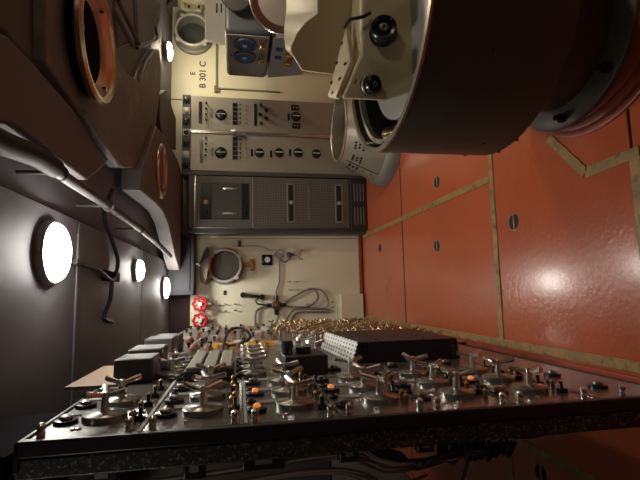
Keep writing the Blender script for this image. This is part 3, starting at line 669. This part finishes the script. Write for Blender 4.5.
MB().box((.80, FD-.017, -.785), (1.19, FD-.012, -.775)).build('mesh_seam', M['grey'], dc)
foot = MB().box((.69, FD-.03, FZ), (1.285, FD+.12, -1.255)).build('louvred_foot', M['blackm'], dc, bevel=.006)
for x0 in (.75, 1.02):
    for k in range(4):
        MB().box((x0, FD-.034, -1.41+k*.035), (x0+.20, FD-.029, -1.40+k*.035)).build('louvre_slot', M['grey'], foot)

# ------------------------------------------------------------------ THINGS ON THE BACK WALL
WY = 5.19
def wall_port(c, r, label, col, y=WY, mi='drumin', depth=.16):
    t = thing('wall_port', (c[0], y, c[2]), label, 'port')
    MB().lathe((0, 0, 0), (0, -1, 0), [(r*1.12, 0), (r*1.1, depth*.3), (r*1.0, depth*.35), (r*1.0, depth), (r*.86, depth), (r*.84, .01), (.01, .008)], 48).build('port_tube', M[col], t, local=True)
    MB().cyl((0, -.012, 0), (0, -.02, 0), r*.83, n=40).build('port_shade', M[mi], t, local=True)  # dark grey disc stands in for the shade inside the tube
    MB().torus((0, -depth, 0), (0, -1, 0), r*.93, r*.08, 48).build('port_rim', M['ltgrey'], t, local=True)
    for a in (.6, 2.2, 3.9, 5.3):
        MB().box((r*1.0*math.cos(a)-.02, -depth-.02, r*1.0*math.sin(a)-.02), (r*1.0*math.cos(a)+.02, -depth+.04, r*1.0*math.sin(a)+.02)).build('port_dog', M['ltgrey'], t, local=True, bevel=.004)
    return t
t1 = wall_port((0.312, 5.1, 0.142), .185, 'round pale rimmed tube port on the cream wall beside the brass bracket', 'grey')
t2 = wall_port((3.029, 5.1, 0.515), .20, 'round port above the silver cabinet beside the stencilled letters', 'grey', mi='aludk', y=5.19)
t = thing('hatch_lid', (0.318, 5, 0.351), 'dished brass lid seen edge on, above the round tube port', 'lid')
c = Vector((0.319, 5, 0.361))
MB().lathe(c, (.1, -.30, 1), [(.02, .05), (.06, .035), (.16, .012), (.20, -.005), (.195, -.018), (.1, -.01), (.0, 0)], 44).build('lid_dish', M['brassring'], t)
MB().cyl(c+V(0, 0, .03), c+V(.01, -.0, .085), .012, n=10).build('lid_stem', M['steel'], t)
MB().box(c+V(-.02, .0, -.06), c+V(.02, .19, -.02)).build('lid_hinge', M['grey'], t)
def handwheel(c, label):
    t = thing('handwheel', (c[0], 5.06, c[2]), label, 'handwheel', 'red scalloped handwheels on the wall')
    n = 48; rings = []
    for j in range(10):
        q = 2*PI*j/10
        rings.append([( (.066+.006*math.cos(8*2*PI*i/n)+.016*math.cos(q))*math.cos(2*PI*i/n), .016*math.sin(q), (.066+.006*math.cos(8*2*PI*i/n)+.016*math.cos(q))*math.sin(2*PI*i/n)) for i in range(n)])
    MB().loft(rings, closed=True).build('wheel_rim', M['redw'], t, local=True)
    b = MB()
    for k in range(4):
        a = k*PI/2+.4; b.cyl((0, 0, 0), (.07*math.cos(a), 0, .07*math.sin(a)), .013, .010, 8)
    b.build('spokes', M['redw'], t, local=True)
    MB().cyl((0, -.025, 0), (0, .02, 0), .022, n=16).build('hub', M['white'], t, local=True)
    MB().cyl((0, .01, 0), (0, .13, 0), .014, n=12).build('spindle', M['steel'], t, local=True)
    MB().tube([(0, .09, 0), (0, .1, -.06), (0, .1, -.13)], .022, 10).build('valve_body', M['ltgrey'], t, local=True)
    return t
handwheel((-0.099, 5.06, 0.404), 'red handwheel nearest the round tube port'); handwheel((-0.274, 5.06, 0.402), 'red handwheel nearest the console edge')
t = thing('brass_bracket', (0.336, 5.17, -0.134), 'small brass T shaped bracket under the round tube port', 'bracket')
MB().box((0.304, 5.19, -0.022), (0.357, 5.15, -0.145)).build('bracket_arm', M['brass'], t, bevel=.003); MB().box((0.257, 5.19, -0.134), (0.395, 5.13, -0.178)).build('bracket_head', M['brass'], t, bevel=.003)
t = thing('wall_gauge', (0.38, 5.17, -0.327), 'small square black dial with white face on the cream wall', 'gauge')
c = Vector((0.381, 5.19, -0.328))
b = MB().box(c+V(-.062, -.03, -.062), c+V(.062, 0, .062)); b.build('gauge_base', M['black'], t, bevel=.02, seg=3)
MB().lathe(c, (0, -1, 0), [(.055, .03), (.055, .05), (.047, .055), (.04, .048)], 28).build('gauge_bezel', M['black'], t); MB().cyl(c+V(0, -.048, 0), c+V(0, -.05, 0), .032, n=24).build('gauge_face', M['white'], t)
t = thing('wall_handset', (-0.026, 5.17, -0.167), 'black telephone style handset held on the cream wall', 'handset')
a = Vector((-0.012, 5.12, -0.055)); b_ = Vector((-0.039, 5.12, -0.265))
MB().tube([a, a.lerp(b_, .5)+V(0, -.015, 0), b_], .016, 12).build('handset_grip', M['black'], t)
for p in (a, b_): MB().lathe(p+V(0, .02, 0), (0, -1, 0), [(.03, -.04), (.032, .03), (.026, .045)], 20).build('handset_cup', M['black'], t)
MB().box(a.lerp(b_, .35)+V(-.02, .0, -.03), a.lerp(b_, .65)+V(.02, .07, .03)).build('handset_cradle', M['black'], t)
t = thing('cable_junction', (-0.133, 5.17, -0.425), 'brown cross shaped cable junction on the cream wall beside the handset', 'junction')
c = Vector((-0.134, 5.19, -0.426))
MB().lathe(c, (0, -1, 0), [(.055, 0), (.055, .05), (.04, .06)], 24).build('junction_body', M['brown'], t)
for a_ in range(4):
    d = Vector((math.cos(a_*PI/2), 0, math.sin(a_*PI/2)))
    MB().cyl(c+V(0, -.03, 0)+d*.04, c+V(0, -.03, 0)+d*.11, .024, .020, 12).build('cable_gland', M['black'], t)
    d2 = Vector((math.cos(a_*PI/2+.785), 0, math.sin(a_*PI/2+.785)))
    q = c+V(0, -.06, 0)+d2*.033
    MB().cyl(q, q+V(0, -.006, 0), .006, n=8).build('gland_screw', M['steel'], t)
def cable(name, pts, r, label, mm='wireg', cat='cable'):
    o = MB().tube(pts, r, 8, 5).build(name, M[mm]); return tag(o, label, cat)
cable('wall_cable', [(-0.102, 5.17, -0.528), (-0.036, 5.16, -0.642), (0.029, 5.16, -0.771), (0.039, 5.16, -0.864), (-0.054, 5.16, -0.909), (-0.143, 5.16, -0.826), (-0.163, 5.16, -0.698), (-0.147, 5.17, -0.516)], .010, 'looped grey cable returning to the brown junction', 'wireg')
cable('wall_cable', [(0.029, 5.18, -0.797), (0.038, 5.17, -0.913), (-0.033, 5.17, -1.006), (-0.137, 5.17, -1.027), (-0.182, 5.17, -0.979), (-0.165, 5.17, -0.769)], .006, 'thin outer grey cable loop ending at the small hooks', 'wireg')
cable('wall_cable', [(-0.142, 5.17, -0.334), (-0.162, 5.17, -0.244), (-0.227, 5.16, -0.193), (-0.404, 5.16, -0.192), (-0.47, 5.16, -0.198)], .012, 'grey cable dropping from the junction to the console near the orange cap', 'wireg')
cable('wall_cable', [(-0.201, 5.17, -1.049), (-0.189, 5.17, -0.815), (-0.184, 5.17, -0.653), (-0.249, 5.16, -0.57), (-0.326, 5.16, -0.524), (-0.413, 5.16, -0.466)], .010, 'upper of two grey cables bending down behind the brass levers', 'wireg')
cable('wall_cable', [(-0.229, 5.17, -1.048), (-0.223, 5.17, -0.814), (-0.219, 5.17, -0.687), (-0.273, 5.16, -0.604), (-0.417, 5.16, -0.579)], .010, 'lower of two grey cables bending down behind the brass levers', 'wireg')
cable('wall_conduit', [(-0.055, 5.17, -0.437), (0.036, 5.17, -0.432), (0.115, 5.17, -0.461), (0.206, 5.17, -0.468), (0.356, 5.17, -0.464), (0.447, 5.16, -0.441)], .010, 'straight grey conduit rising from the junction to the wire cluster', 'wireg', 'conduit')
cable('wall_conduit', [(0.543, 5.18, 0.022), (0.542, 5.18, -0.226), (0.495, 5.17, -0.362), (0.493, 5.16, -0.43), (0.435, 5.15, -0.463), (0.411, 5.15, -0.52)], .008, 'thin pale conduit running along the upper sheet edge', 'ltgrey', 'conduit')
cable('wall_cable', [(-0.039, 5.16, -0.267), (-0.071, 5.15, -0.199), (-0.116, 5.15, -0.221), (-0.13, 5.17, -0.312)], .008, 'short black cord from the handset to the junction', 'wire')
cable('wall_cable', [(-0.211, 5.16, -0.423), (-0.279, 5.15, -0.444), (-0.366, 5.15, -0.398), (-0.443, 5.16, -0.376)], .009, 'short grey cable twisting down below the junction', 'wireg')
t = thing('wire_cluster', (0.435, 5.16, -0.533), 'tangled clamp cluster with forked tip beside the square black dial', 'clamp')
MB().tube([(0.425, 5.17, -0.407), (0.49, 5.13, -0.462), (0.443, 5.12, -0.506), (0.388, 5.14, -0.462), (0.354, 5.15, -0.531), (0.411, 5.15, -0.589)], .011, 8).build('bent_wire', M['grey'], t)
c = Vector((0.433, 5.14, -0.577))
MB().lathe(c, (0, -.3, -1), [(.01, -.03), (.03, -.02), (.034, .01), (.018, .03), (.012, .06)], 16).build('clamp_body', M['aludk'], t)
MB().tube([(0.434, 5.15, -0.624), (0.433, 5.15, -0.683), (0.48, 5.15, -0.707), (0.491, 5.15, -0.742)], .007, 8).tube([(0.433, 5.15, -0.683), (0.387, 5.15, -0.705), (0.387, 5.15, -0.74)], .007, 8).build('forked_tip', M['grey'], t)
hooks = [((0.125, 5.18, -0.566), 0), ((0.124, 5.18, -0.647), 0), ((0.033, 5.18, -0.576), 0), ((0.032, 5.18, -0.657), 0), ((-0.131, 5.18, -0.771), 0), ((-0.222, 5.18, -0.769), 0), ((-0.115, 5.18, -1.065), 0), ((-0.173, 5.18, -1.064), 0), ((-0.219, 5.18, -1.063), 0), ((-0.117, 5.18, 0.219), 0), ((-0.108, 5.18, 0.154), 0), ((-0.11, 5.18, 0.044), 0), ((-0.183, 5.18, 0.219), 0), ((-0.185, 5.18, 0.153), 0), ((-0.177, 5.18, 0.044), 0)]
for p, _ in hooks:
    p = Vector(p)
    MB().tube([p+V(0, .01, 0), p+V(0, -.02, 0), p+V(0, -.03, -.014), p+V(0, -.02, -.03)], .006, 6, 3).build('wall_hook', M['grey'], wall)
MB().box((-0.008, 5.19, 0.16), (0.042, 5.183, 0.127)).build('label_plate', M['blackm'], wall)
MB().box((0.53, 5.163, 0), (0.603, 5.157, -0.034)).build('label_plate', M['blackm'], wall)
t = thing('white_box', (-0.18, 5.16, -1.346), 'plain cream box low on the wall beside the red floor', 'box')
MB().box((-.31, 5.08, -1.42), (-.03, 5.19, -1.17)).build('box_body', M['cream'], t, bevel=.006)
MB().box((-.312, 5.072, -1.425), (-.028, 5.08, -1.165)).build('box_lid', M['cream'], t, bevel=.003)
# dark end panel of the duct beside the brass lid
t = thing('duct_end', (0.395, 5, 0.508), 'grey duct end panel behind the brass lid under the ceiling', 'duct')
MB().box((.0, 4.95, .46), (.645, 5.16, .73)).build('duct_panel', M['ductdk'], t, bevel=.008)
MB().box((.05, 4.94, .50), (.60, 4.95, .70)).build('duct_cover', M['ductdk'], t, bevel=.004)
MB().box((.645, 4.95, .615), (1.25, 5.18, .73)).build('duct_panel', M['ductdk'], t, bevel=.008)

# conduits at the upper right of the wall
t = thing('pipe_manifold', (3.301, 5.1, 0.665), 'pale painted pipes and flange plate at the top of the cream wall', 'pipe')
MB().box((3.88, 5.19, 0.615), (3.326, 5.1, 0.416)).build('flange_plate', M['cream'], t, bevel=.008)
MB().tube([(3.791, 5.08, 0.658), (3.414, 5.08, 0.653), (3.304, 5.08, 0.629), (3.274, 5.08, 0.55), (3.286, 5.08, 0.426)], .035, 12).build('pipe_bend', M['cream'], t)
for p in ((3.342, 5.09, 0.563), (3.353, 5.09, 0.45), (3.416, 5.09, 0.451), (3.505, 5.09, 0.565)):
    MB().cyl(p, Vector(p)+V(0, -.02, 0), .014, n=6).build('flange_bolt', M['black'], t)
t = thing('dark_conduit', (3.098, 4.8, 0.72), 'thick dark conduit hooking round beneath the ceiling above the right lamp', 'conduit')
MB().tube([(2.972, 4.8, 0.812), (3.093, 4.8, 0.773), (3.167, 4.8, 0.732), (3.266, 4.8, 0.681)], .03, 10).build('conduit_run', M['pipe'], t)
MB().box((3.2, 4.70, .66), (3.32, 4.9, .74)).build('conduit_hanger', M['aludk'], t, bevel=.01)

# ------------------------------------------------------------------ INSTRUMENTS BEHIND THE CREAM HEAD
GX = 2.09
t = thing('gauge_box', (2.3, 3.8, -.32), 'slate grey box with two blue faced gauges and brass knobs', 'instrument')
MB().box((GX, 3.45, -.27), (2.90, 4.22, .105)).build('box_body', M['slate'], t, bevel=.035, seg=4)
MB().box((GX-.012, 3.48, -.255), (GX, 4.15, .09)).build('face_plate', M['grey'], t, bevel=.01)
for y in (3.60, 3.80):
    o = MB().lathe((GX-.012, y, -.06), (-1, 0, 0), [(.098, 0), (.098, .018), (.085, .022), (.08, .012)], 36).build('gauge_bezel', M['slate'], t)
    MB().cyl((GX-.014, y, -.06), (GX-.026, y, -.06), .080, n=32).build('gauge_face', M['blue'], o)
    MB().cyl((GX-.026, y, -.055), (GX-.034, y, -.055), .020, n=20).build('gauge_hub', M['ltgrey'], o)
    MB().lathe((GX-.012, y-.02, -.20), (-1, 0, 0), [(.018, 0), (.018, .03), (.034, .035), (.034, .055), (.02, .06)], 20).build('brass_knob', M['brass'], t)
for (y, z) in ((3.52, .06), (3.8, .06), (4.1, .06), (3.52, -.23), (4.1, -.23), (4.1, -.08)):
    MB().cyl((GX-.012, y, z), (GX-.017, y, z), .009, n=10).build('face_screw', M['aludk'], t)
MB().box((2.68, 4.2, -.26), (2.86, 5.19, -.17)).build('mounting_arm', M['slate'], t, bevel=.01)
t = thing('lower_switch_plate', (2.1, 3.9, -.6), 'grey slanted plate with two brass knobs below the gauge box', 'panel')
MB().prism([(GX, 3.50, -.285), (GX, 4.20, -.285), (GX, 4.10, -.60), (GX, 3.72, -.70), (GX, 3.42, -.60)], (.62, 0, 0)).build('plate_body', M['grey'], t, bevel=.006)
for p in ((3.66, -.44), (3.80, -.44)):
    MB().box((GX-.012, p[0]-.02, p[1]+.06), (GX, p[0]+.02, p[1]+.12)).build('slot', M['blue'], t)
    MB().lathe((GX, p[0]+.02, p[1]), (-1, 0, 0), [(.02, 0), (.02, .03), (.036, .036), (.036, .06), (.02, .066)], 20).build('brass_knob', M['brass'], t)
MB().box((2.62, 4.05, -.42), (2.70, 5.19, -.32)).build('mounting_arm', M['grey'], t)
t = thing('louvred_plate', (2.802, 4.35, 0.159), 'pale silver louvred plate behind the gauge box', 'panel')
MB().prism([(3.274, 4.35, 0.33), (2.53, 4.35, 0.323), (2.492, 4.35, 0.02), (2.769, 4.35, -0.07), (3.32, 4.35, -0.071)], (0, .05, 0)).build('plate_body', M['platelt'], t, bevel=.005)
for px in range(3):
    pass
for a, b in (((2.915, 4.35, 0.219), (2.819, 4.35, 0.203)), ((2.919, 4.35, 0.174), (2.823, 4.35, 0.159)), ((2.924, 4.35, 0.13), (2.828, 4.35, 0.115))):
    MB().box(Vector(a)+V(0, -.012, 0), Vector(b)+V(0, .001, 0)).build('louvre', M['aludk'], t, bevel=.002)
MB().box(Vector((3.077, 4.35, 0.13))+V(-.1, .05, -.1), Vector((3.658, 5.19, 0.274))+V(0, 0, 0)).build('mounting_arm', M['grey'], t)
t = thing('round_cover', (2.26, 3.2, -0.332), 'large round glassy disc with maroon rubber rim above the cream housing', 'disc')
c = Vector((2.245, 3.2, -0.347))
ax = Vector((-.35, -.93, .1))
MB().lathe(c, ax, [(.235, -.10), (.262, -.04), (.262, .0), (.25, .012), (.228, .006)], 64).build('rubber_rim', M['maroon'], t)
MB().torus(c+ax*.004, ax, .262, .007, 64, 8).build('steel_band', M['steel'], t)
MB().lathe(c, ax, [(.228, .002), (.2, .006), (.01, .012)], 64).build('disc_face', M['glass'], t)
MB().box(c+V(.1, .09, -.05), (3.39, c.y+.19, c.z+.06)).build('mounting_arm', M['slate'], t)
t = thing('dark_round_cap', (2.326, 3.3, 0.015), 'dark grey round cap partly in view above the gauge box', 'cap')
c = Vector((2.33, 3.33, 0.015))
MB().lathe(c, (-.4, -.9, 0), [(.12, -.05), (.125, 0), (.115, .014), (.03, .02)], 40).build('cap_body', M['aludk'], t)
MB().box(c+V(.05, .05, -.05), (3.39, c.y+.13, c.z+.05)).build('cap_arm', M['slate'], t)

# ------------------------------------------------------------------ put the floor at height 0
for o in list(COL.objects):
    if o.parent is None: o.location.z += EYE
